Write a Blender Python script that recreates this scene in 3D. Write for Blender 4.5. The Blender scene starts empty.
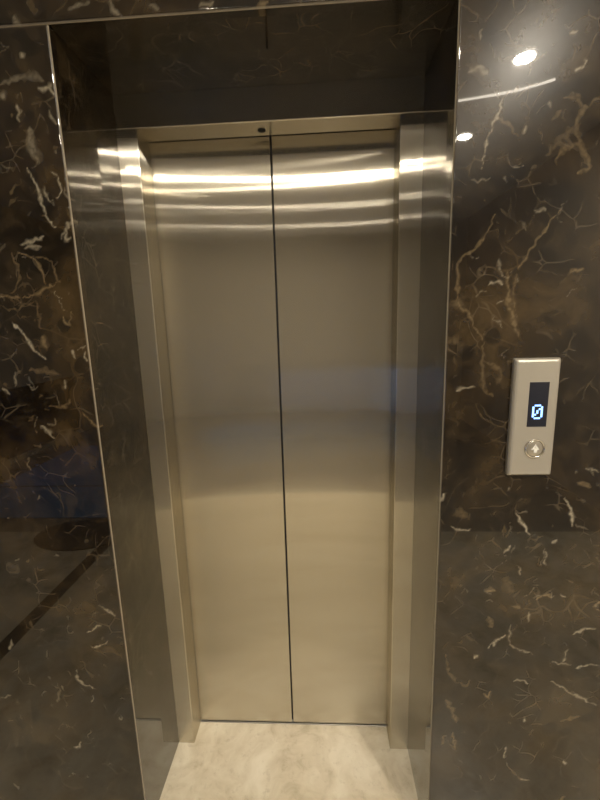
import bpy, bmesh, math, random
import numpy as np
from mathutils import Vector, Matrix
random.seed(7)
C = bpy.context.scene.collection

# ------------------------------------------------------------------ dimensions (metres)
XL, XR, T = -0.559, 0.255, 2.082          # marble opening
FD, DD = 0.257, 0.338                     # steel frame face depth, door leaf depth
FL, FR, HD = -0.503, 0.195, 2.0           # clear opening of the steel frame
GAP = -0.153                              # meeting line of the two leaves
CEIL = 2.9
RX0, RX1, RY = -3.6, 2.1, -5.2            # lobby extents

LAMP = 400.; EXPO = 2.0; SKY = 1.4; FLY = -1.75
LAMP_X = (1.14, .20, -.74); LAMP_Y = (-1.68, -2.62, -3.56, -4.50)
# veins on the cladding: (points (x, z), half width, strength, 0 = pale / 1 = golden)
VEINS = [
 ([(-0.7518,1.5522),(-0.6804,1.5522),(-0.6374,1.5706),(-0.6051,1.5826)],0.0024,0.7,1),
 ([(-0.6953,1.6481),(-0.6603,1.634),(-0.6421,1.6012),(-0.6387,1.5772)],0.0021,0.8,1),
 ([(-0.6662,1.6406),(-0.622,1.6262),(-0.6119,1.6001),(-0.6095,1.5849)],0.0018,0.6,1),
 ([(-0.7069,1.6485),(-0.6977,1.6052),(-0.7074,1.5751),(-0.7266,1.5603)],0.0018,0.5,1),
 ([(-0.7327,1.4955),(-0.7064,1.4652),(-0.6919,1.4348),(-0.6647,1.4062)],0.002,0.9,0),
 ([(-0.6659,1.4618),(-0.6556,1.4339)],0.0053,0.8,1),
 ([(-0.6095,1.5033),(-0.5978,1.4849),(-0.5891,1.5139)],0.0021,0.9,1),
 ([(-0.7073,1.3836),(-0.6707,1.3828),(-0.6359,1.3702)],0.0055,0.45,1),
 ([(-0.6859,1.6625),(-0.6566,1.672),(-0.6281,1.6771)],0.0037,0.6,0),
 ([(-0.6777,1.6559),(-0.6353,1.6606)],0.0028,0.5,0),
 ([(-0.6652,1.5428),(-0.6657,1.5094),(-0.6651,1.4823)],0.0024,0.4,1),
 ([(-0.5962,1.4278),(-0.5946,1.4045)],0.0019,0.7,0),
 ([(-0.5675,1.4271),(-0.5682,1.4039)],0.0019,0.7,0),
 ([(-0.6278,1.3581),(-0.6257,1.339)],0.0025,0.7,0),
 ([(-0.5556,1.3519),(-0.5513,1.3279)],0.0024,0.7,1),
 ([(-0.7811,1.3421),(-0.7666,1.3248)],0.002,0.6,0),
 ([(-0.7425,1.3796),(-0.7501,1.3487)],0.002,0.5,0),
 ([(-0.6446,1.8179),(-0.6305,1.7935),(-0.6249,1.7572),(-0.6141,1.7242),(-0.6003,1.6948)],0.0024,0.9,0),
 ([(-0.576,1.799),(-0.5762,1.7671),(-0.5913,1.7557)],0.0022,0.8,0),
 ([(-0.6098,1.7826),(-0.6106,1.7626),(-0.5986,1.752)],0.0021,0.6,0),
 ([(-0.5898,1.8114),(-0.578,1.801)],0.002,0.6,0),
 ([(-0.5929,1.9639),(-0.5708,1.9682),(-0.5644,1.9531)],0.0044,0.8,0),
 ([(-0.6256,1.8944),(-0.6273,1.8561),(-0.6161,1.8284)],0.0066,0.35,0),
 ([(-0.645,1.937),(-0.6475,1.9089)],0.0026,0.6,0),
 ([(-0.5771,1.9259),(-0.5683,1.8972)],0.002,0.5,0),
 ([(-0.6245,2.0346),(-0.6214,2.0272)],0.0031,0.6,0),
 ([(-0.6773,1.9777),(-0.61,1.9923),(-0.5795,1.9814)],0.0046,0.25,0),
 ([(-0.6771,1.9536),(-0.6715,1.9607)],0.0044,0.5,0),
 ([(-0.5691,1.7059),(-0.5789,1.669),(-0.5686,1.6769)],0.0028,0.6,0),
 ([(-0.5491,1.7194),(-0.592,1.6737)],0.0018,0.4,0),
 ([(-0.5944,1.2803),(-0.5729,1.2553),(-0.555,1.2402)],0.0025,0.8,1),
 ([(-0.6985,1.2498),(-0.6707,1.2168)],0.0025,0.7,0),
 ([(-0.6707,1.3011),(-0.6343,1.2956),(-0.6199,1.3099)],0.0025,0.6,1),
 ([(-0.6676,1.5429),(-0.7234,1.5223),(-0.7553,1.5323)],0.0019,0.35,1),
 ([(-0.615,0.7595),(-0.5777,0.7301)],0.0022,0.6,0),
 ([(-0.6584,0.6774),(-0.6339,0.6961),(-0.6197,0.6993)],0.002,0.8,0),
 ([(-0.6529,0.6342),(-0.6305,0.6346),(-0.6064,0.6506)],0.0019,0.8,0),
 ([(-0.7052,0.5574),(-0.7039,0.5252),(-0.6616,0.5003)],0.0026,0.7,0),
 ([(-0.6761,0.4539),(-0.6674,0.4772)],0.002,0.5,0),
 ([(-0.7494,0.2983),(-0.734,0.3024),(-0.7257,0.3201)],0.0023,0.9,0),
 ([(-0.9433,0.4596),(-0.9055,0.474)],0.0023,0.5,0),
 ([(-0.8859,0.6235),(-0.8749,0.6551)],0.002,0.7,0),
 ([(-0.7632,0.4911),(-0.7738,0.4577)],0.0044,0.3,0),
 ([(0.3536,1.9088),(0.3369,1.8691),(0.3219,1.8266),(0.3114,1.768)],0.0015,0.55,0),
 ([(0.3371,1.8655),(0.3614,1.8499),(0.3827,1.8236)],0.0017,0.4,1),
 ([(0.4818,1.9362),(0.5004,1.9555)],0.003,0.7,0),
 ([(0.5313,1.8922),(0.5033,1.871),(0.4928,1.8432),(0.4994,1.8142),(0.5136,1.7881)],0.0038,0.45,1),
 ([(0.503,1.8745),(0.4859,1.8947),(0.4612,1.896)],0.0029,0.35,1),
 ([(0.4566,1.7761),(0.4647,1.7941),(0.5,1.8088),(0.5232,1.7693),(0.507,1.7572)],0.0042,0.5,1),
 ([(0.3897,1.8341),(0.3962,1.8499)],0.0028,0.6,0),
 ([(0.4378,1.8815),(0.4335,1.887)],0.0029,0.4,0),
 ([(0.4577,1.8716),(0.4439,1.8546)],0.0027,0.35,1),
 ([(0.4928,1.8432),(0.4625,1.8178),(0.4416,1.7916)],0.006,0.25,1),
 ([(0.4645,2.0011),(0.4787,2.0069)],0.0018,0.5,0),
 ([(0.2967,2.0011),(0.3014,2.0176)],0.0023,0.4,0),
 ([(0.2803,1.951),(0.2993,1.9534),(0.3152,1.9422)],0.0038,0.35,0),
 ([(0.3461,1.6885),(0.3318,1.6559),(0.3072,1.6191),(0.2772,1.596),(0.2695,1.5821),(0.2752,1.549),(0.2746,1.5136),(0.3016,1.4811),(0.3159,1.4528),(0.3345,1.4242)],0.0023,0.55,1),
 ([(0.4725,1.6851),(0.4403,1.6398),(0.4167,1.6051),(0.4006,1.5734)],0.0019,0.65,1),
 ([(0.3762,1.5682),(0.3809,1.529),(0.3902,1.4848),(0.4031,1.4504),(0.4131,1.4287)],0.0038,0.6,1),
 ([(0.3953,1.5614),(0.3914,1.5287),(0.4013,1.476)],0.0025,0.4,1),
 ([(0.5037,1.5638),(0.5318,1.5668)],0.0028,0.7,1),
 ([(0.4265,1.687),(0.4444,1.6882)],0.0024,0.5,0),
 ([(0.3407,1.5386),(0.3505,1.5486),(0.3675,1.5439)],0.0021,0.6,0),
 ([(0.3594,1.5068),(0.3737,1.5126)],0.0021,0.5,0),
 ([(0.2726,1.5115),(0.275,1.5051)],0.0105,0.4,1),
 ([(0.2699,1.4259),(0.2745,1.4192)],0.0105,0.35,1),
 ([(0.3345,1.4242),(0.3353,1.3715),(0.3424,1.3219),(0.3634,1.301)],0.0033,0.4,1),
 ([(0.3369,1.3825),(0.375,1.3594),(0.3704,1.3281)],0.0033,0.35,1),
 ([(0.3155,1.5784),(0.3285,1.5698),(0.3206,1.5619)],0.0025,0.4,1),
 ([(0.2811,1.3163),(0.2942,1.3206),(0.3248,1.3245)],0.002,0.6,0),
 ([(0.3581,1.5931),(0.3663,1.5624)],0.0027,0.35,0),
 ([(0.4361,1.0153),(0.4443,0.9974),(0.4568,0.9845),(0.4678,0.9612)],0.0028,1,0),
 ([(0.5426,1.0529),(0.5595,1.0176),(0.5649,0.9845)],0.0024,0.9,0),
 ([(0.4103,0.9138),(0.4254,0.935)],0.0023,0.7,0),
 ([(0.2838,0.9846),(0.3055,0.9742),(0.3313,0.9768)],0.0019,0.7,0),
 ([(0.4074,0.9949),(0.4101,0.9533)],0.0019,0.4,1),
 ([(0.4267,0.9845),(0.4151,0.9481)],0.0017,0.35,1),
 ([(0.2555,1.0491),(0.264,1.0693)],0.0026,0.8,0),
 ([(0.5658,1.0924),(0.5978,1.0848)],0.0039,0.65,1),
 ([(0.5822,1.1288),(0.6142,1.1188)],0.0022,0.5,0),
 ([(0.3712,0.8104),(0.3974,0.8161)],0.0036,0.9,1),
 ([(0.5001,0.7895),(0.5161,0.798),(0.5328,0.7982)],0.0029,0.8,1),
 ([(0.439,0.7693),(0.4612,0.764)],0.0029,0.6,1),
 ([(0.5084,0.9194),(0.5115,0.8822)],0.0023,0.5,0),
 ([(0.5226,0.9431),(0.5314,0.9483)],0.0024,0.7,0),
 ([(0.2986,1.0234),(0.313,1.0156)],0.0115,0.35,1),
 ([(0.4218,0.8465),(0.4364,0.8082)],0.0096,0.25,1),
 ([(0.6373,0.7717),(0.6502,0.7829)],0.0024,0.8,1),
 ([(0.5537,0.8039),(0.5665,0.793)],0.0024,0.7,0),
 ([(0.3872,0.7432),(0.3943,0.7062)],0.0055,0.45,1),
 ([(0.4837,0.753),(0.4834,0.7247)],0.0025,0.5,0),
 ([(0.5951,0.6922),(0.6225,0.707),(0.6461,0.7102)],0.0026,0.8,0),
 ([(0.3903,0.648),(0.4089,0.6688),(0.4277,0.6837)],0.0025,0.8,0),
 ([(0.357,0.6177),(0.364,0.6268)],0.0033,0.8,0),
 ([(0.5806,0.6136),(0.5847,0.6488)],0.0022,0.6,0),
 ([(0.5514,0.61),(0.5988,0.6021)],0.0022,0.5,0),
 ([(0.6122,0.5906),(0.6376,0.6059)],0.0034,0.8,0),
 ([(0.6376,0.6059),(0.6695,0.6037)],0.0019,0.4,0),
 ([(0.4427,0.7156),(0.444,0.6607),(0.5028,0.6325)],0.0025,0.4,0),
 ([(0.5536,0.5563),(0.612,0.5154),(0.6749,0.4834)],0.0025,0.55,0),
 ([(0.459,0.5509),(0.4763,0.5544),(0.497,0.5458)],0.0025,0.6,0),
 ([(0.2915,0.4879),(0.3083,0.457),(0.3203,0.4192)],0.0078,0.5,1),
 ([(0.3881,0.5093),(0.3989,0.5003),(0.4031,0.5158)],0.0048,0.8,1),
 ([(0.3112,0.3867),(0.315,0.3608),(0.3242,0.3316)],0.0031,0.6,1),
 ([(0.452,0.31),(0.4549,0.3463)],0.0026,0.6,0),
 ([(0.4529,0.2968),(0.4994,0.2351)],0.0023,0.35,1),
 ([(0.5897,0.431),(0.6335,0.4481)],0.0025,0.5,1),
 ([(0.6061,0.3062),(0.6125,0.2933)],0.0036,0.8,0),
 ([(0.2861,0.6252),(0.2987,0.5652),(0.3357,0.5356),(0.3502,0.5513)],0.0042,0.35,1),
 ([(0.495,0.4375),(0.4983,0.4281)],0.003,0.7,0),
 ([(0.5093,0.3838),(0.5209,0.4002)],0.0025,0.4,1),
 ([(0.4989,0.2418),(0.5258,0.2362)],0.0026,0.6,0),
 ([(0.2812,0.3432),(0.2932,0.3763)],0.0027,0.5,1),
 ([(0.6052,0.1717),(0.6253,0.1829)],0.0039,0.6,1),
 ([(-0.4257,2.113),(-0.4212,2.0991),(-0.4082,2.088)],0.0028,0.5,0),
 ([(-0.5089,2.1046),(-0.4662,2.1156)],0.003,0.4,0),
 ([(-0.6266,2.0981),(-0.617,2.0801)],0.0031,0.4,0),
 ([(-0.1317,2.081),(-0.1115,2.0931)],0.0038,0.6,1),
 ([(-0.589,2.1233),(-0.5799,2.1021)],0.0063,0.25,1),
 ([(-0.3458,2.1012),(-0.3263,2.0932)],0.003,0.4,0),
 ([(-0.2461,2.0915),(-0.2179,2.0965)],0.003,0.4,0),
]

# ------------------------------------------------------------------ materials
def nt(name):
    m = bpy.data.materials.new(name); m.use_nodes = True
    t = m.node_tree; t.nodes.clear()
    o = t.nodes.new('ShaderNodeOutputMaterial')
    return m, t, o
def N(t, typ, **kw):
    n = t.nodes.new('ShaderNode' + typ)
    for k, v in kw.items():
        if k in n.inputs: n.inputs[k].default_value = v
        else: setattr(n, k, v)
    return n
def mathn(t, op, a, b=None, clamp=False):
    n = t.nodes.new('ShaderNodeMath'); n.operation = op; n.use_clamp = clamp
    for i, v in enumerate((a, b)):
        if v is None: continue
        if isinstance(v, (int, float)): n.inputs[i].default_value = v
        else: t.links.new(v, n.inputs[i])
    return n.outputs[0]
def mixc(t, f, a, b):
    n = t.nodes.new('ShaderNodeMix'); n.data_type = 'RGBA'
    for i, v in ((0, f), (6, a), (7, b)):
        if isinstance(v, (int, float)): n.inputs[i].default_value = v
        elif isinstance(v, tuple): n.inputs[i].default_value = v
        else: t.links.new(v, n.inputs[i])
    return n.outputs[2]
def ramp(t, src, stops):
    n = t.nodes.new('ShaderNodeValToRGB'); e = n.color_ramp.elements
    while len(e) < len(stops): e.new(.5)
    for k, (p, c) in zip(e, stops):
        k.position = p; k.color = c if len(c) == 4 else (*c, 1)
    t.links.new(src, n.inputs[0]); return n.outputs[0]
def noise(t, vec, scale, detail=4, rough=.55, dist=0.):
    n = N(t, 'TexNoise', Scale=scale, Detail=detail, Roughness=rough, Distortion=dist)
    t.links.new(vec, n.inputs['Vector']); return n

def marble_mat(name, traced, seed=0.):
    m, t, o = nt(name)
    tc = N(t, 'TexCoord'); mp = N(t, 'Mapping'); mp.inputs['Location'].default_value = (seed, seed*.7, -seed)
    t.links.new(tc.outputs['Object'], mp.inputs['Vector']); v = mp.outputs[0]
    # warp
    w = noise(t, v, 3.2, 3, .6)
    add = N(t, 'VectorMath', operation='MULTIPLY_ADD'); t.links.new(w.outputs['Color'], add.inputs[0])
    add.inputs[1].default_value = (.22, .22, .22); t.links.new(v, add.inputs[2]); vw = add.outputs[0]
    patches = noise(t, vw, 5.5, 5, .6)
    base = ramp(t, patches.outputs['Fac'], [(.32, (.0034, .0019, .0009)), (.45, (.0075, .0043, .0018)), (.55, (.018, .0108, .0044)), (.70, (.046, .029, .0115))])
    clouds = noise(t, vw, 17, 6, .72)
    cl = ramp(t, clouds.outputs['Fac'], [(.50, (0, 0, 0)), (.70, (1, 1, 1))])
    base = mixc(t, mathn(t, 'MULTIPLY', cl, .75), base, (.040, .026, .012, 1))
    # rounded dark pebbles of brecciated marble
    vo = N(t, 'TexVoronoi', feature='F1', Scale=15.); t.links.new(vw, vo.inputs['Vector'])
    peb = ramp(t, vo.outputs['Distance'], [(.25, (1, 1, 1)), (.42, (0, 0, 0))])
    sel = ramp(t, noise(t, v, 6, 2).outputs['Fac'], [(.44, (0, 0, 0)), (.56, (1, 1, 1))])
    base = mixc(t, mathn(t, 'MULTIPLY', mathn(t, 'MULTIPLY', peb, sel), .75), base, (.004, .0024, .0014, 1))
    # thin cracks
    def cracks(scale, wd, lo, hi, s):
        vv = N(t, 'TexVoronoi', feature='DISTANCE_TO_EDGE', Scale=scale); t.links.new(vw, vv.inputs['Vector'])
        c = ramp(t, vv.outputs['Distance'], [(0, (1, 1, 1)), (wd, (0, 0, 0))])
        mk = ramp(t, noise(t, v, s, 3, .6).outputs['Fac'], [(lo, (0, 0, 0)), (hi, (1, 1, 1))])
        return mathn(t, 'MULTIPLY', c, mk)
    c1 = cracks(7.5, .022, .47, .62, 7.)
    c2 = cracks(19., .045, .5, .62, 11.)
    base = mixc(t, mathn(t, 'MULTIPLY', c1, (.15 if traced else .35)), base, (.17, .12, .065, 1))
    base = mixc(t, mathn(t, 'MULTIPLY', c2, (.20 if traced else .3)), base, (.22, .17, .11, 1))
    if traced:
        at = N(t, 'Attribute', attribute_name='vein_mask')
        sp = N(t, 'SeparateColor'); t.links.new(at.outputs['Color'], sp.inputs[0])
        base = mixc(t, sp.outputs[0], base, (.52, .45, .33, 1))
        base = mixc(t, sp.outputs[1], base, (.25, .18, .095, 1))
        base = mixc(t, sp.outputs[2], base, (.42, .36, .27, 1))      # paler board edges, coat removed
    p = N(t, 'BsdfPrincipled', Roughness=.25)
    p.inputs['Specular IOR Level'].default_value = .14
    p.inputs['Coat Weight'].default_value = 1.; p.inputs['Coat Roughness'].default_value = .02
    p.inputs['Coat IOR'].default_value = 1.48
    if traced:
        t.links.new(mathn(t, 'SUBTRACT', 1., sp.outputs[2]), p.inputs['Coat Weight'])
    t.links.new(base, p.inputs['Base Color']); t.links.new(p.outputs[0], o.inputs[0])
    return m

def steel_mat(name, col=(.62, .573, .475)):
    m, t, o = nt(name)
    tc = N(t, 'TexCoord'); mp = N(t, 'Mapping')
    mp.inputs['Scale'].default_value = (900, 900, 6)
    t.links.new(tc.outputs['Object'], mp.inputs['Vector'])
    n = noise(t, mp.outputs[0], 1., 2)
    n2 = noise(t, tc.outputs['Object'], 2.2, 3)
    c = mixc(t, n.outputs['Fac'], tuple(x*.93 for x in col)+(1,), tuple(x*1.05 for x in col)+(1,))
    c = mixc(t, mathn(t, 'MULTIPLY', n2.outputs['Fac'], .12), c, (.45, .41, .35, 1))
    # grain runs upright on upright faces and sideways on level ones
    ge = N(t, 'NewGeometry'); sx = N(t, 'SeparateXYZ'); t.links.new(ge.outputs['True Normal'], sx.inputs[0])
    lev = mathn(t, 'GREATER_THAN', mathn(t, 'ABSOLUTE', sx.outputs[2]), .5); cx = N(t, 'CombineXYZ')
    t.links.new(lev, cx.inputs[0]); t.links.new(mathn(t, 'SUBTRACT', 1., lev), cx.inputs[2])
    def g(r, a):
        b = N(t, 'BsdfAnisotropic', Roughness=r, Anisotropy=a)
        t.links.new(cx.outputs[0], b.inputs['Tangent']); t.links.new(c, b.inputs['Color']); return b.outputs[0]
    sharp, broad = g(.15, .92), g(.24, .83)
    mx = N(t, 'MixShader'); mx.inputs[0].default_value = .22
    t.links.new(sharp, mx.inputs[1]); t.links.new(broad, mx.inputs[2])
    d = N(t, 'BsdfDiffuse'); d.inputs['Color'].default_value = (.30, .275, .23, 1)
    m2 = N(t, 'MixShader'); m2.inputs[0].default_value = .035
    t.links.new(mx.outputs[0], m2.inputs[1]); t.links.new(d.outputs[0], m2.inputs[2])
    t.links.new(m2.outputs[0], o.inputs[0]); return m

def plain(name, col, rough=.5, metal=0., spec=.5, coat=0., emit=None, es=0., bump=0., var=.08, vs=12.):
    m, t, o = nt(name)
    p = N(t, 'BsdfPrincipled', Roughness=rough, Metallic=metal)
    p.inputs['Specular IOR Level'].default_value = spec; p.inputs['Coat Weight'].default_value = coat
    tc = N(t, 'TexCoord'); n = noise(t, tc.outputs['Object'], vs, 4)
    c = mixc(t, n.outputs['Fac'], tuple(x*(1-var) for x in col)+(1,), tuple(min(1, x*(1+var)) for x in col)+(1,))
    t.links.new(c, p.inputs['Base Color'])
    if emit:
        p.inputs['Emission Color'].default_value = (*emit, 1); p.inputs['Emission Strength'].default_value = es
    if bump:
        b = N(t, 'Bump', Strength=bump, Distance=.002); t.links.new(n.outputs['Fac'], b.inputs['Height'])
        t.links.new(b.outputs[0], p.inputs['Normal'])
    t.links.new(p.outputs[0], o.inputs[0]); return m

def floor_mat():
    m, t, o = nt('cream marble floor')
    tc = N(t, 'TexCoord'); v = tc.outputs['Object']
    w = noise(t, v, 4, 3); add = N(t, 'VectorMath', operation='MULTIPLY_ADD'); t.links.new(w.outputs['Color'], add.inputs[0])
    add.inputs[1].default_value = (.25, .25, .1); t.links.new(v, add.inputs[2])
    n = noise(t, add.outputs[0], 9, 6, .62)
    c = ramp(t, n.outputs['Fac'], [(.3, (.42, .36, .25)), (.45, (.60, .53, .40)), (.62, (.70, .64, .51)), (.8, (.76, .70, .58))])
    n3 = noise(t, v, 38, 4, .7); fl = ramp(t, n3.outputs['Fac'], [(.56, (0, 0, 0)), (.70, (1, 1, 1))])
    c = mixc(t, mathn(t, 'MULTIPLY', fl, .35), c, (.34, .28, .19, 1))
    p = N(t, 'BsdfPrincipled', Roughness=.22); p.inputs['Specular IOR Level'].default_value = .45
    t.links.new(c, p.inputs['Base Color']); t.links.new(p.outputs[0], o.inputs[0]); return m

M_traced = marble_mat('dark emperador marble, front cladding', True)
M_marble = marble_mat('dark emperador marble, reveal lining', False, 3.7)
M_steel = steel_mat('brushed steel')
M_panel = plain('satin aluminium', (.45, .415, .355), .34, .55, var=.03)
M_chrome = plain('chrome', (.72, .69, .63), .12, 1., var=.03)
M_chrome2 = plain('brushed button metal', (.55, .51, .45), .28, .9, var=.03)
M_floor = floor_mat()
M_floor2 = plain('polished floor painted dimmer', (.27, .24, .195), .12, coat=1., var=.25)  # colour darkened to stand for dimmer light beyond the front lamps
M_ceil = plain('off-white ceiling paint', (.86, .83, .77), .75, var=.02)
M_wallp = plain('taupe painted lobby wall', (.52, .48, .41), .5, var=.1)
M_black = plain('black glass', (.004, .006, .016), .08, spec=.5, coat=.6, var=.05)
M_dark = plain('black shadow gap rubber', (.01, .01, .01), .8)
M_inlay = plain('black granite inlay', (.012, .011, .011), .25)
M_mat = plain('charcoal ribbed entrance mat', (.018, .016, .016), .95, bump=.6, vs=220)
M_wood = plain('dark walnut veneer', (.035, .018, .011), .4, var=.4, vs=7)
M_alu = plain('anodised aluminium', (.40, .38, .34), .35, 1.)
M_led = plain('blue-white display segments', (.1, .15, .4), .4, emit=(.22, .44, 1.), es=.85)
M_lens = plain('lit lamp lens', (.9, .9, .9), .4, emit=(1., .91, .76), es=LAMP if 'LAMP' in globals() else 330.)
M_strip = plain('lit strip lens', (.9, .9, .9), .4, emit=(1., .9, .75), es=3.5)
M_trim = plain('white lamp trim', (.7, .68, .62), .4)
def glass_mat():
    m, t, o = nt('clear window glass')
    p = N(t, 'BsdfPrincipled', Roughness=.02, IOR=1.45); p.inputs['Transmission Weight'].default_value = 1
    tr = N(t, 'BsdfTransparent'); tr.inputs[0].default_value = (.85, .92, 1, 1)
    g = N(t, 'BsdfGlossy', Roughness=.02); fr = N(t, 'Fresnel', IOR=1.45); mx = N(t, 'MixShader')
    t.links.new(fr.outputs[0], mx.inputs[0]); t.links.new(tr.outputs[0], mx.inputs[1]); t.links.new(g.outputs[0], mx.inputs[2])
    t.links.new(mx.outputs[0], o.inputs[0]); return m
M_glass = glass_mat()

# ------------------------------------------------------------------ mesh helpers
def obj(name, bm, mat, parent=None, smooth=False, **props):
    me = bpy.data.meshes.new(name)
    bmesh.ops.recalc_face_normals(bm, faces=bm.faces)
    bm.to_mesh(me); bm.free(); me.materials.append(mat)
    if smooth:
        for p in me.polygons: p.use_smooth = True
    o = bpy.data.objects.new(name, me); C.objects.link(o)
    if parent is not None: o.parent = parent
    for k, v in props.items(): o[k] = v
    return o
def add_box(bm, x0, x1, y0, y1, z0, z1, bev=0., seg=2):
    vs = [bm.verts.new((x, y, z)) for x in (x0, x1) for y in (y0, y1) for z in (z0, z1)]
    f = [(0, 1, 3, 2), (4, 6, 7, 5), (0, 4, 5, 1), (2, 3, 7, 6), (0, 2, 6, 4), (1, 5, 7, 3)]
    fs = [bm.faces.new([vs[i] for i in q]) for q in f]
    if bev:
        es = list({e for fc in fs for e in fc.edges})
        bmesh.ops.recalc_face_normals(bm, faces=fs)
        bmesh.ops.bevel(bm, geom=es, offset=bev, segments=seg, profile=.5, affect='EDGES')
    return bm
def box(name, x0, x1, y0, y1, z0, z1, mat, parent=None, bev=0., **props):
    return obj(name, add_box(bmesh.new(), x0, x1, y0, y1, z0, z1, bev), mat, parent, **props)
def add_disc_ring(bm, c, prof, n=40, axis='z'):
    """lathe: prof = [(r, h)...] about an axis through c"""
    rings = []
    for r, h in prof:
        ring = []
        for i in range(n):
            a = 2*math.pi*i/n; u, v = r*math.cos(a), r*math.sin(a)
            ring.append(bm.verts.new((c[0]+u, c[1]+v, c[2]+h) if axis == 'z' else (c[0]+u, c[1]+h, c[2]+v)))
        rings.append(ring)
    for a, b in zip(rings, rings[1:]):
        for i in range(n): bm.faces.new((a[i], a[(i+1) % n], b[(i+1) % n], b[i]))
    bm.faces.new(rings[0]); bm.faces.new(rings[-1])
    return bm
def thing(name, label, cat, loc=(0, 0, 0), group=None):
    o = bpy.data.objects.new(name, None); C.objects.link(o); o.location = loc
    o.empty_display_size = .05; o['label'] = label; o['category'] = cat
    if group: o['group'] = group
    return o
def struct(o, label=None):
    o['kind'] = 'structure'
    if label: o['label'] = label
    return o

# ------------------------------------------------------------------ marble cladding with its veins laid over a fine grid
def seg_dist(X, Z, a, b):
    dx, dz = b[0]-a[0], b[1]-a[1]; L = dx*dx+dz*dz+1e-12
    s = np.clip(((X-a[0])*dx+(Z-a[1])*dz)/L, 0, 1)
    return np.hypot(X-a[0]-s*dx, Z-a[1]-s*dz), s
_g = np.random.default_rng(11).random((256, 256))
def vnoise(x, z, cell):
    a, b = x/cell, z/cell; i, j = np.floor(a).astype(int), np.floor(b).astype(int); u, v = a-i, b-j
    u = u*u*(3-2*u); v = v*v*(3-2*v); G_ = lambda p, q: _g[p % 256, q % 256]
    return (G_(i, j)*(1-u)+G_(i+1, j)*u)*(1-v)+(G_(i, j+1)*(1-u)+G_(i+1, j+1)*u)*v
def smooth_line(pts, n=5):
    out = []
    P = [pts[0]]+list(pts)+[pts[-1]]
    for i in range(1, len(P)-2):
        p0, p1, p2, p3 = [np.array(q, float) for q in P[i-1:i+3]]
        for k in range(n):
            t = k/n
            out.append(.5*((2*p1)+(-p0+p2)*t+(2*p0-5*p1+4*p2-p3)*t*t+(-p0+3*p1-3*p2+p3)*t**3))
    out.append(np.array(pts[-1], float)); return out
def random_veins(rng, x0, x1, z0, z1, n):
    out = []
    for _ in range(n):
        x, z = rng.uniform(x0, x1), rng.uniform(z0, z1); a = rng.uniform(0, 2*math.pi); k = rng.normal(0, 1.0)
        L = abs(rng.normal(0, .013))+.005; pts = [(x, z)]
        for i in range(4):
            a += k*.35+rng.normal(0, .3); x += math.cos(a)*L/3; z += math.sin(a)*L/3; pts.append((x, z))
        out.append((pts, rng.uniform(.0007, .0016), rng.uniform(.08, .42), int(rng.random() < .45)))
    return out
def cladding(name, cols, rows, label, extra):
    """cols/rows: lists of (position, depth y) running across the face; depth = max of both"""
    xs = np.array([c[0] for c in cols]); yx = np.array([c[1] for c in cols])
    zs = np.array([r[0] for r in rows]); yz = np.array([r[1] for r in rows])
    X, Z = np.meshgrid(xs, zs); Y = np.maximum(*np.meshgrid(yx, yz))
    R = np.zeros_like(X); G = np.zeros_like(X)
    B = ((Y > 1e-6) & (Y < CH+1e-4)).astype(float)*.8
    for pts, w, s, k in extra:
        q = smooth_line(pts)
        ax = [p[0] for p in q]; az = [p[1] for p in q]; mrg = w*4+.009
        i0, i1 = np.searchsorted(xs, (min(ax)-mrg, max(ax)+mrg)); j0, j1 = np.searchsorted(zs, (min(az)-mrg, max(az)+mrg))
        if i1-i0 < 2 or j1-j0 < 2: continue
        sx, sz = X[j0:j1, i0:i1], Z[j0:j1, i0:i1]
        # ragged outlines: the line wanders and its width and strength vary
        n1, n2, n3 = vnoise(sx, sz, .009), vnoise(sx+9, sz+5, .009), vnoise(sx, sz, .0035)
        n4, n5 = vnoise(sx+3, sz, .013), vnoise(sx-4, sz+2, .004)
        wx = sx+.0075*(n1-.5)+.0022*(n3-.5); wz = sz+.0075*(n2-.5)+.0022*(vnoise(sx-7, sz, .0035)-.5)
        tgt = (G if k else R)[j0:j1, i0:i1]; n = len(q)-1
        for i in range(n):
            d, t = seg_dist(wx, wz, q[i], q[i+1]); u = (i+t)/n
            ww = np.maximum(w*(.25+1.2*np.sin(np.pi*np.clip(u*.86+.07, 0, 1)))*(.35+1.3*n4), 5e-4)
            m = .65*s*np.exp(-(d/(ww*.82))**2)*np.clip(.35+1.1*n5, 0, 1)
            np.maximum(tgt, m, out=tgt)
    nx, nz = len(xs), len(zs)
    co = np.stack([X, Y, Z], -1).reshape(-1, 3).astype(np.float32)
    idx = np.arange(nx*nz).reshape(nz, nx)
    f = np.stack([idx[:-1, :-1], idx[:-1, 1:], idx[1:, 1:], idx[1:, :-1]], -1).reshape(-1, 4)
    me = bpy.data.meshes.new(name)
    me.vertices.add(len(co)); me.vertices.foreach_set('co', co.ravel())
    me.loops.add(f.size); me.loops.foreach_set('vertex_index', f.ravel().astype(np.int32))
    me.polygons.add(len(f)); me.polygons.foreach_set('loop_start', (np.arange(len(f))*4).astype(np.int32))
    me.update(calc_edges=True); me.validate()
    ca = me.color_attributes.new('vein_mask', 'FLOAT_COLOR', 'POINT')
    ca.data.foreach_set('color', np.stack([R, G, B, R*0+1], -1).reshape(-1).astype(np.float32))
    me.materials.append(M_traced)
    o = bpy.data.objects.new(name, me); C.objects.link(o)
    return struct(o, label)
STEP = .0022
def rng_(a, b, s): return list(np.linspace(a, b, max(2, int(round((b-a)/s))+1)))
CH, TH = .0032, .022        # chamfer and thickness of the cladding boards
rng = np.random.default_rng(5)
cluster = []
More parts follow.
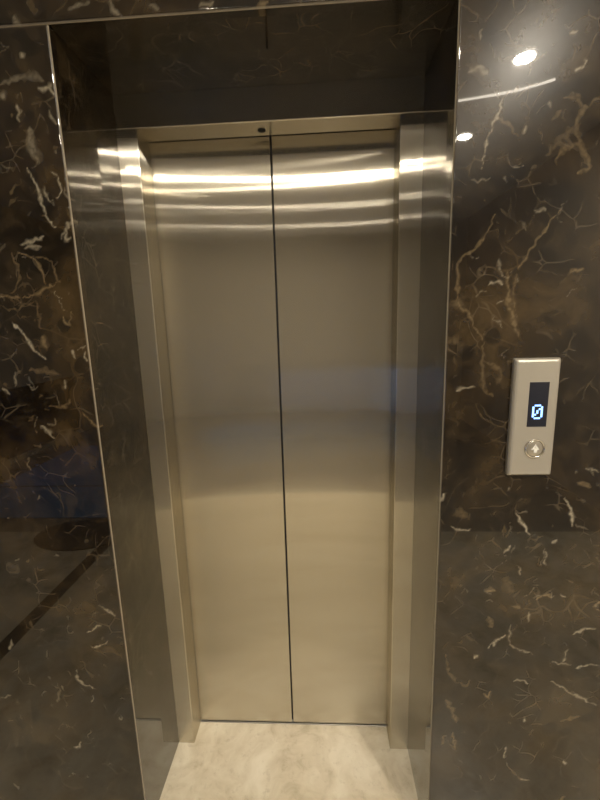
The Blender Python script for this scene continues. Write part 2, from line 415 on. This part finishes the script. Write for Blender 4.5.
for (cx, cz, sx, sz, n) in [(-.73, 1.60, .12, .16, 70), (-.66, 1.85, .08, .08, 30), (-.72, 1.30, .12, .12, 40), (-.66, .75, .12, .2, 45), (-.70, .35, .15, .15, 40),
                            (.55, .95, .16, .10, 50), (.62, .75, .18, .08, 40), (.50, .50, .2, .2, 22), (.45, 1.35, .12, .25, 30), (.38, 1.65, .1, .15, 15)]:
    for v in random_veins(rng, cx-.01, cx+.01, cz-.01, cz+.01, n):
        ox, oz = rng.normal(0, sx), rng.normal(0, sz); cluster.append(([(p[0]+ox, p[1]+oz) for p in v[0]],)+v[1:])
ALL = VEINS+cluster
zrows = [(z, 0) for z in rng_(0.001, .10, .02)]+[(z, 0) for z in rng_(.102, T-.006, STEP)]
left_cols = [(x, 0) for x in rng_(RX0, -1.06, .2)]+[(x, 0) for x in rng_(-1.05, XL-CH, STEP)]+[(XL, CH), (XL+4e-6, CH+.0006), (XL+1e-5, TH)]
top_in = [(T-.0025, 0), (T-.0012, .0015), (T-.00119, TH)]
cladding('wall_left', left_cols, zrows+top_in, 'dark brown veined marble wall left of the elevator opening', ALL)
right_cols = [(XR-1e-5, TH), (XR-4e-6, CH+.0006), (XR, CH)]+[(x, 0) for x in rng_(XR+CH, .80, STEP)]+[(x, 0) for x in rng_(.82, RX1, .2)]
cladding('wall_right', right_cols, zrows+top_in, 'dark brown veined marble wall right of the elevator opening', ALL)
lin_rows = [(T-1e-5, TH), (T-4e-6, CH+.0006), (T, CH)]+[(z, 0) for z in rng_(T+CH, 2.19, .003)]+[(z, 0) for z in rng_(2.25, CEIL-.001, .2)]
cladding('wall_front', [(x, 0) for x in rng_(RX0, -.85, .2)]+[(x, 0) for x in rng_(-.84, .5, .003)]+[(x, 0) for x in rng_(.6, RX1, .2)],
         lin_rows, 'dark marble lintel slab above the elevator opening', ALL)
# masonry behind the cladding
bm = bmesh.new()
add_box(bm, RX0, XL-.024, .0225, .60, 0, CEIL); add_box(bm, XR+.024, RX1, .0225, .60, 0, CEIL)
add_box(bm, XL-.024, XR+.024, .0225, .60, T+.024, CEIL)
struct(obj('wall_back', bm, M_dark), 'masonry core behind the marble cladding')
# reveal lining boards
def trim(n, *a, mat=M_marble, label=None, bev=.001):
    return struct(box('trim_%d' % n, *a, mat, bev=bev), label)
trim(1, XL-.0235, XL-.0012, .0222, .42, .0, T+.0235, label='polished marble lining of the left reveal')
trim(2, XR+.0012, XR+.0235, .0222, .42, .0, T+.0235, label='polished marble lining of the right reveal')
trim(3, XL-.0010, XR+.0010, .0222, .42, T+.0012, T+.0235, label='polished marble soffit lining of the opening')
# lobby shell
struct(box('floor', RX0-.3, RX1+.3, FLY, .60, -.12, 0, M_floor), 'cream veined marble floor')
struct(box('floor', RX0-.3, RX1+.3, RY-.3, FLY, -.12, 0, M_floor2), 'polished floor painted dimmer further back in the lobby')
struct(box('ceiling', RX0-.3, RX1+.3, RY-.3, .60, CEIL, CEIL+.1, M_ceil), 'off-white lobby ceiling')

# ------------------------------------------------------------------ steel door frame
fr = thing('elevator_door_frame', 'brushed stainless steel frame around the closed elevator doors', 'door frame', ((FL+FR)/2, FD, 0))
def rel(p, x0, x1, y0, y1, z0, z1): return (x0-p[0], x1-p[0], y0-p[1], y1-p[1], z0-p[2], z1-p[2])
fp = tuple(fr.location)
def member(name, x0, x1, y0, y1, z0, z1, pick):
    bm = add_box(bmesh.new(), *rel(fp, x0, x1, y0, y1, z0, z1)); bmesh.ops.recalc_face_normals(bm, faces=bm.faces)
    es = [e for e in bm.edges if all(pick(v.co.x+fp[0], v.co.y+fp[1], v.co.z) for v in e.verts)]
    bmesh.ops.bevel(bm, geom=es, offset=.003, segments=4, profile=.5, affect='EDGES')
    return obj(name, bm, M_steel, fr)
eq = lambda a, b: abs(a-b) < 1e-5
member('jamb', XL-.0009, FL, FD, DD-.004, .001, HD-.0003, lambda x, y, z: eq(x, FL) and eq(y, FD))
member('jamb', FR, XR+.0009, FD, DD-.004, .001, HD-.0003, lambda x, y, z: eq(x, FR) and eq(y, FD))
member('header', XL-.0009, XR+.0009, FD, DD-.004, HD, T+.0009, lambda x, y, z: eq(z, HD) and eq(y, FD))
bm = add_disc_ring(bmesh.new(), (-.172-fp[0], .300-fp[1], HD-fp[2]), [(.011, .001), (.011, -.002), (.008, -.004), (.003, -.004)], 24)
obj('bumper', bm, M_dark, fr, label='small dark round stud under the header')

# ------------------------------------------------------------------ door leaves
def leaf(x0, x1, label, inner_left):
    c = ((x0+x1)/2, DD+.016, .006)
    t = thing('elevator_door', label, 'elevator door', c, 'sliding elevator door leaves')
    obj('door_panel', add_box(bmesh.new(), x0-c[0], x1-c[0], -.016, .012, .0, HD+.03, .0016), M_steel, t)
    s = 1 if inner_left else -1; xe = (x0 if inner_left else x1)-c[0]
    a, b = sorted((xe-s*.0008, xe-s*.0022))
    obj('edge_seal', add_box(bmesh.new(), a, b, -.008, .010, .002, HD+.02), M_dark, t, label='thin black rubber seal')
    return t
leaf(FL-.03, GAP-.0026, 'left sliding elevator door leaf of brushed stainless steel', False)
leaf(GAP+.0026, FR+.03, 'right sliding elevator door leaf of brushed stainless steel, nearer the call panel', True)
# sill: grooved aluminium bar under the leaves
sl = thing('elevator_sill', 'thin aluminium sill bar on the floor under the elevator doors', 'sill', ((FL+FR)/2, DD, 0))
bm = bmesh.new()
for y0, y1 in ((-.003, .006), (.010, .014), (.018, .022), (.026, .036)):
    add_box(bm, FL-fp[0]+.001, FR-fp[0]-.001, y0, y1, .0, .0032, .0006, 1)
obj('sill_rib', bm, M_alu, sl); 
obj('sill_plate', add_box(bmesh.new(), FL-fp[0]+.001, FR-fp[0]-.001, -.003, .036, .0002, .0012), M_dark, sl)

# ------------------------------------------------------------------ landing call panel
PX0, PX1, PZ0, PZ1 = .4005, .4985, 1.117, 1.3855
pc = ((PX0+PX1)/2, 0, PZ0); cp = thing('elevator_call_panel', 'slim satin metal elevator call panel with lit floor display on the right marble wall', 'call panel', pc)
W2, H = (PX1-PX0)/2, PZ1-PZ0
bm = bmesh.new()
# pillow-sided faceplate: rounded-rectangle loops that step in and forward
def rrect(w, z0, z1, r, y, n=5):
    pts = []
    for cx, cz, a0 in ((w-r, z1-r, 0), (-w+r, z1-r, 90), (-w+r, z0+r, 180), (w-r, z0+r, 270)):
        for k in range(n+1):
            a = math.radians(a0+90*k/n); pts.append((cx+r*math.cos(a), y, cz+r*math.sin(a)))
    return pts
loops = [rrect(W2, 0, H, .004, -.0005), rrect(W2, 0, H, .004, -.009), rrect(W2-.0012, .0012, H-.0012, .004, -.0115),
         rrect(W2-.0035, .0035, H-.0035, .004, -.0146), rrect(W2-.0075, .0055, H-.0075, .0035, -.0162)]
# display window hole is a recess: keep a filled face, the glass sits 0.4 mm proud
rings = [[bm.verts.new(p) for p in L] for L in loops]
for a, b in zip(rings, rings[1:]):
    for i in range(len(a)): bm.faces.new((a[i], a[(i+1) % len(a)], b[(i+1) % len(b)], b[i]))
bm.faces.new(rings[-1]); bm.faces.new(rings[0])
obj('faceplate', bm, M_panel, cp)
def pr(x0, x1, y0, y1, z0, z1): return (x0-pc[0], x1-pc[0], y0, y1, z0-pc[2], z1-pc[2])
dsp = obj('display', add_box(bmesh.new(), *pr(.4335, .4755, -.0168, -.0155, 1.2330, 1.3335), .0003, 1), M_black, cp, label='tall black glass display window')
bm = bmesh.new()
glyph = ['.###.', '#...#', '#..##', '#.#.#', '#.#.#', '##..#', '#...#', '.###.']
gx, gz, px, pz = .4425, 1.2835, .0046, .0041
for r, row in enumerate(glyph):
    for c, ch in enumerate(row):
        if ch == '#':
            x, z = gx+c*px, gz-r*pz
            add_box(bm, *pr(x+.0003, x+px-.0003, -.0172, -.0168, z-pz+.0002, z-.0002))
obj('digit', bm, M_led, dsp, label='glowing blue-white slashed zero')
bc = (.4545-pc[0], -.0162, 1.183-pc[2])
# push button: chrome ring, sunk cap and raised arrow
n = 40; bm = bmesh.new()
prof = [(.0225, .0004), (.0225, -.0018), (.0217, -.0036), (.0205, -.0044), (.0193, -.0040), (.0183, -.0022), (.0183, .0004)]
rr = [[bm.verts.new((bc[0]+r*math.cos(2*math.pi*i/n), bc[1]+h, bc[2]+r*math.sin(2*math.pi*i/n))) for i in range(n)] for r, h in prof]
for a, b in zip(rr, rr[1:]+rr[:1]):
    for i in range(n): bm.faces.new((a[i], a[(i+1) % n], b[(i+1) % n], b[i]))
ring = obj('button_ring', bm, M_chrome, cp, smooth=True)
cap = obj('button', add_disc_ring(bmesh.new(), bc, [(.0179, .0004), (.0179, -.0012), (.0165, -.0024), (.011, -.0034), (.004, -.0038)], n, 'y'), M_chrome2, cp)
bm = bmesh.new()
tri = [(-.0095, -.002), (0, .0105), (.0095, -.002), (.0038, -.002), (.0038, -.0095), (-.0038, -.0095), (-.0038, -.002)]
f0 = [bm.verts.new((bc[0]+x, bc[1]-.0034, bc[2]+z)) for x, z in tri]; f1 = [bm.verts.new((bc[0]+x*.9, bc[1]-.0056, bc[2]+z*.9)) for x, z in tri]
bm.faces.new(f0); bm.faces.new(f1)
for i in range(7): bm.faces.new((f0[i], f0[(i+1) % 7], f1[(i+1) % 7], f1[i]))
obj('arrow', bm, M_trim, cap, label='raised chrome arrow')

# ------------------------------------------------------------------ lobby behind the camera (seen in the polished surfaces)
def wallbox(name, *a, mat=M_wallp, label=None): return struct(box(name, *a, mat), label)
wallbox('wall_east', RX1, RX1+.12, RY, .0, 0, CEIL)
wallbox('wall_rear', RX0, RX1, RY-.12, RY, 0, CEIL)
# unseen west window, kept low to shape its blue reflections in the doors
wy0, wy1, wz0, wz1 = -4.7, -2.4, .05, .85
bm = bmesh.new(); add_box(bm, RX0-.12, RX0, RY-.12, wy0, 0, CEIL); add_box(bm, RX0-.12, RX0, wy1, 0, 0, CEIL)
add_box(bm, RX0-.12, RX0, wy0, wy1, 0, wz0); add_box(bm, RX0-.12, RX0, wy0, wy1, wz1, CEIL)
struct(obj('wall_west', bm, M_wallp))
w = struct(box('window_1', RX0-.07, RX0-.06, wy0, wy1, wz0, wz1, M_glass))
bm = bmesh.new()
for y in (wy0+.02, (wy0+wy1)/2, wy1-.02): add_box(bm, RX0-.09, RX0-.04, y-.02, y+.02, wz0, wz1)
for z in (wz0+.02, wz1-.02): add_box(bm, RX0-.088, RX0-.042, wy0, wy1, z-.02, z+.02)
obj('window_frame', bm, M_inlay, w)
# dark granite inlay strips set into the floor
trim(4, -1.60, -1.515, -1.62, -.02, -.001, .0012, mat=M_inlay, label='dark granite strip inlaid in the lobby floor', bev=0)
M_daylight_patch = plain('painted blue daylight patch', (.11, .23, .42), .9, var=.3, vs=60, bump=.4)  # blue daylight on the floor, painted as two added flat patches
rg = thing('daylight_patch', 'painted blue daylight patch of two joined lengths on the lobby floor', 'daylight_patch', (-2.5, -2.6, .0005))
obj('daylight_patch_length', add_box(bmesh.new(), -.72, .78, .012, .64, 0, .006, .002), M_daylight_patch, rg)
obj('daylight_patch_length', add_box(bmesh.new(), -.72, .78, -1.35, -.012, 0, .006, .002), M_daylight_patch, rg)
# round doormat, dark cabinet
mt = obj('doormat', add_disc_ring(bmesh.new(), (0, 0, 0), [(.30, .0), (.30, .008), (.28, .012), (.05, .012)], 48), M_mat,
         label='round charcoal doormat on the lobby floor', category='doormat')
mt.location = (-1.80, -1.715, .0005); mt.scale = (1.15, .75, 1)
cb = thing('cabinet', 'low dark walnut cabinet standing on the lobby floor', 'cabinet', (-3.1, -1.55, 0))
obj('body', add_box(bmesh.new(), -.36, .36, -.36, .36, .04, .45, .004), M_wood, cb)
obj('cabinet_top', add_box(bmesh.new(), -.38, .38, -.38, .38, .451, .48, .004), M_wood, cb)
obj('plinth', add_box(bmesh.new(), -.33, .33, -.33, .33, 0, .039), M_inlay, cb)
for s in (-1, 1):
    dr = obj('cabinet_door', add_box(bmesh.new(), min(s*.003, s*.35), max(s*.003, s*.35), .3605, .378, .06, .44, .002), M_wood, cb)
    obj('handle', add_box(bmesh.new(), min(s*.03, s*.04), max(s*.03, s*.04), .379, .395, .22, .34, .002), M_chrome, dr)
# recessed round downlights in rows across the ceiling
def downlight():
    t = thing('downlight', 'lit round recessed downlight in the lobby ceiling', 'ceiling light', (0, 0, CEIL), 'round recessed ceiling downlights')
    n = 32; bm = bmesh.new()
    prof = [(.068, 0), (.068, -.004), (.060, -.007), (.052, -.005), (.052, 0)]
    rr = [[bm.verts.new((r*math.cos(2*math.pi*i/n), r*math.sin(2*math.pi*i/n), h)) for i in range(n)] for r, h in prof]
    for a, b in zip(rr, rr[1:]+rr[:1]):
        for i in range(n): bm.faces.new((a[i], a[(i+1) % n], b[(i+1) % n], b[i]))
    obj('trim_ring', bm, M_trim, t)
    obj('lens', add_disc_ring(bmesh.new(), (0, 0, 0), [(.0515, -.0005), (.0515, -.0035), (.03, -.0036)], n), M_lens, t)
    return t
spots = [(x, y) for y in LAMP_Y for x in LAMP_X if not (y == LAMP_Y[0] and x < 0)]
d0 = downlight()
M_lens2 = plain('dimmed lamp lens', (.9, .9, .9), .4, emit=(1., .91, .76), es=LAMP*.035)
M_lens3 = plain('half-dimmed lamp lens', (.9, .9, .9), .4, emit=(1., .90, .72), es=LAMP*.32)
dim_lens = [c for c in d0.children if c.name.startswith('lens')][0].data.copy(); dim_lens.materials[0] = M_lens2
mid_lens = dim_lens.copy(); mid_lens.materials[0] = M_lens3
for i, (x, y) in enumerate(spots):
    if i == 0: r = d0
    else:
        r = d0.copy(); C.objects.link(r)
        for ch in list(d0.children):
            c2 = ch.copy(); C.objects.link(c2); c2.parent = r
    r.location = (x, y, CEIL)
    if y < -2:
        for ch in r.children:
            if ch.name.startswith('lens'):
                ch.data = dim_lens if y < -3 else mid_lens
# slim glowing strip, added for the bright line it mirrors into the wall
pts = smooth_line([(.80, -2.10), (.94, -2.075), (1.18, -2.02), (1.32, -1.965), (1.43, -1.90)], 6); bm = bmesh.new(); prev = None
for i, p in enumerate(pts):
    a = pts[max(0, i-1)]; b = pts[min(len(pts)-1, i+1)]; tdir = Vector((b[0]-a[0], b[1]-a[1], 0)).normalized(); nn = Vector((-tdir.y, tdir.x, 0))*(.0012+.003*i/len(pts))
    ring_ = [bm.verts.new((p[0]+s*nn.x, p[1]+s*nn.y, z)) for s, z in ((-1, CEIL-.0005), (1, CEIL-.0005), (1, CEIL-.012), (-1, CEIL-.012))]
    if prev:
        for k in range(4): bm.faces.new((prev[k], prev[(k+1) % 4], ring_[(k+1) % 4], ring_[k]))
    else: bm.faces.new(ring_)
    prev = ring_
bm.faces.new(prev)
obj('glow_strip', bm, M_strip, label='slim curved glowing strip added on the lobby ceiling for its reflection', category='ceiling light')

# daylight outside the glazing
wld = bpy.data.worlds.new('sky'); bpy.context.scene.world = wld; wld.use_nodes = True
bg = wld.node_tree.nodes['Background']; bg.inputs[0].default_value = (.16, .33, .70, 1); bg.inputs[1].default_value = SKY

# ------------------------------------------------------------------ camera
cam = bpy.data.cameras.new('camera'); co = bpy.data.objects.new('camera', cam); C.objects.link(co)
cam.sensor_fit = 'VERTICAL'; cam.sensor_height = 36; cam.lens = 396.28/800*36; cam.clip_start = .02
p, yw, rl = -0.185, 0.056, -0.029
f = Vector((-math.sin(yw)*math.cos(p), math.cos(yw)*math.cos(p), math.sin(p))); rg = Vector((math.cos(yw), math.sin(yw), 0)); up = rg.cross(f)
R_ = math.cos(rl)*rg+math.sin(rl)*up; U_ = -math.sin(rl)*rg+math.cos(rl)*up
mw = Matrix((R_, U_, -f)).transposed().to_4x4(); mw.translation = Vector((-.021, -.898, 1.469)); co.matrix_world = mw
sc = bpy.context.scene; sc.camera = co
sc.view_settings.view_transform = 'Standard'; sc.view_settings.look = 'None'; sc.view_settings.gamma = 1
sc.view_settings.use_curve_mapping = False; sc.view_settings.exposure = EXPO
sc.cycles.max_bounces = 10; sc.cycles.glossy_bounces = 6; sc.cycles.sample_clamp_indirect = 12; sc.cycles.sample_clamp_direct = 0
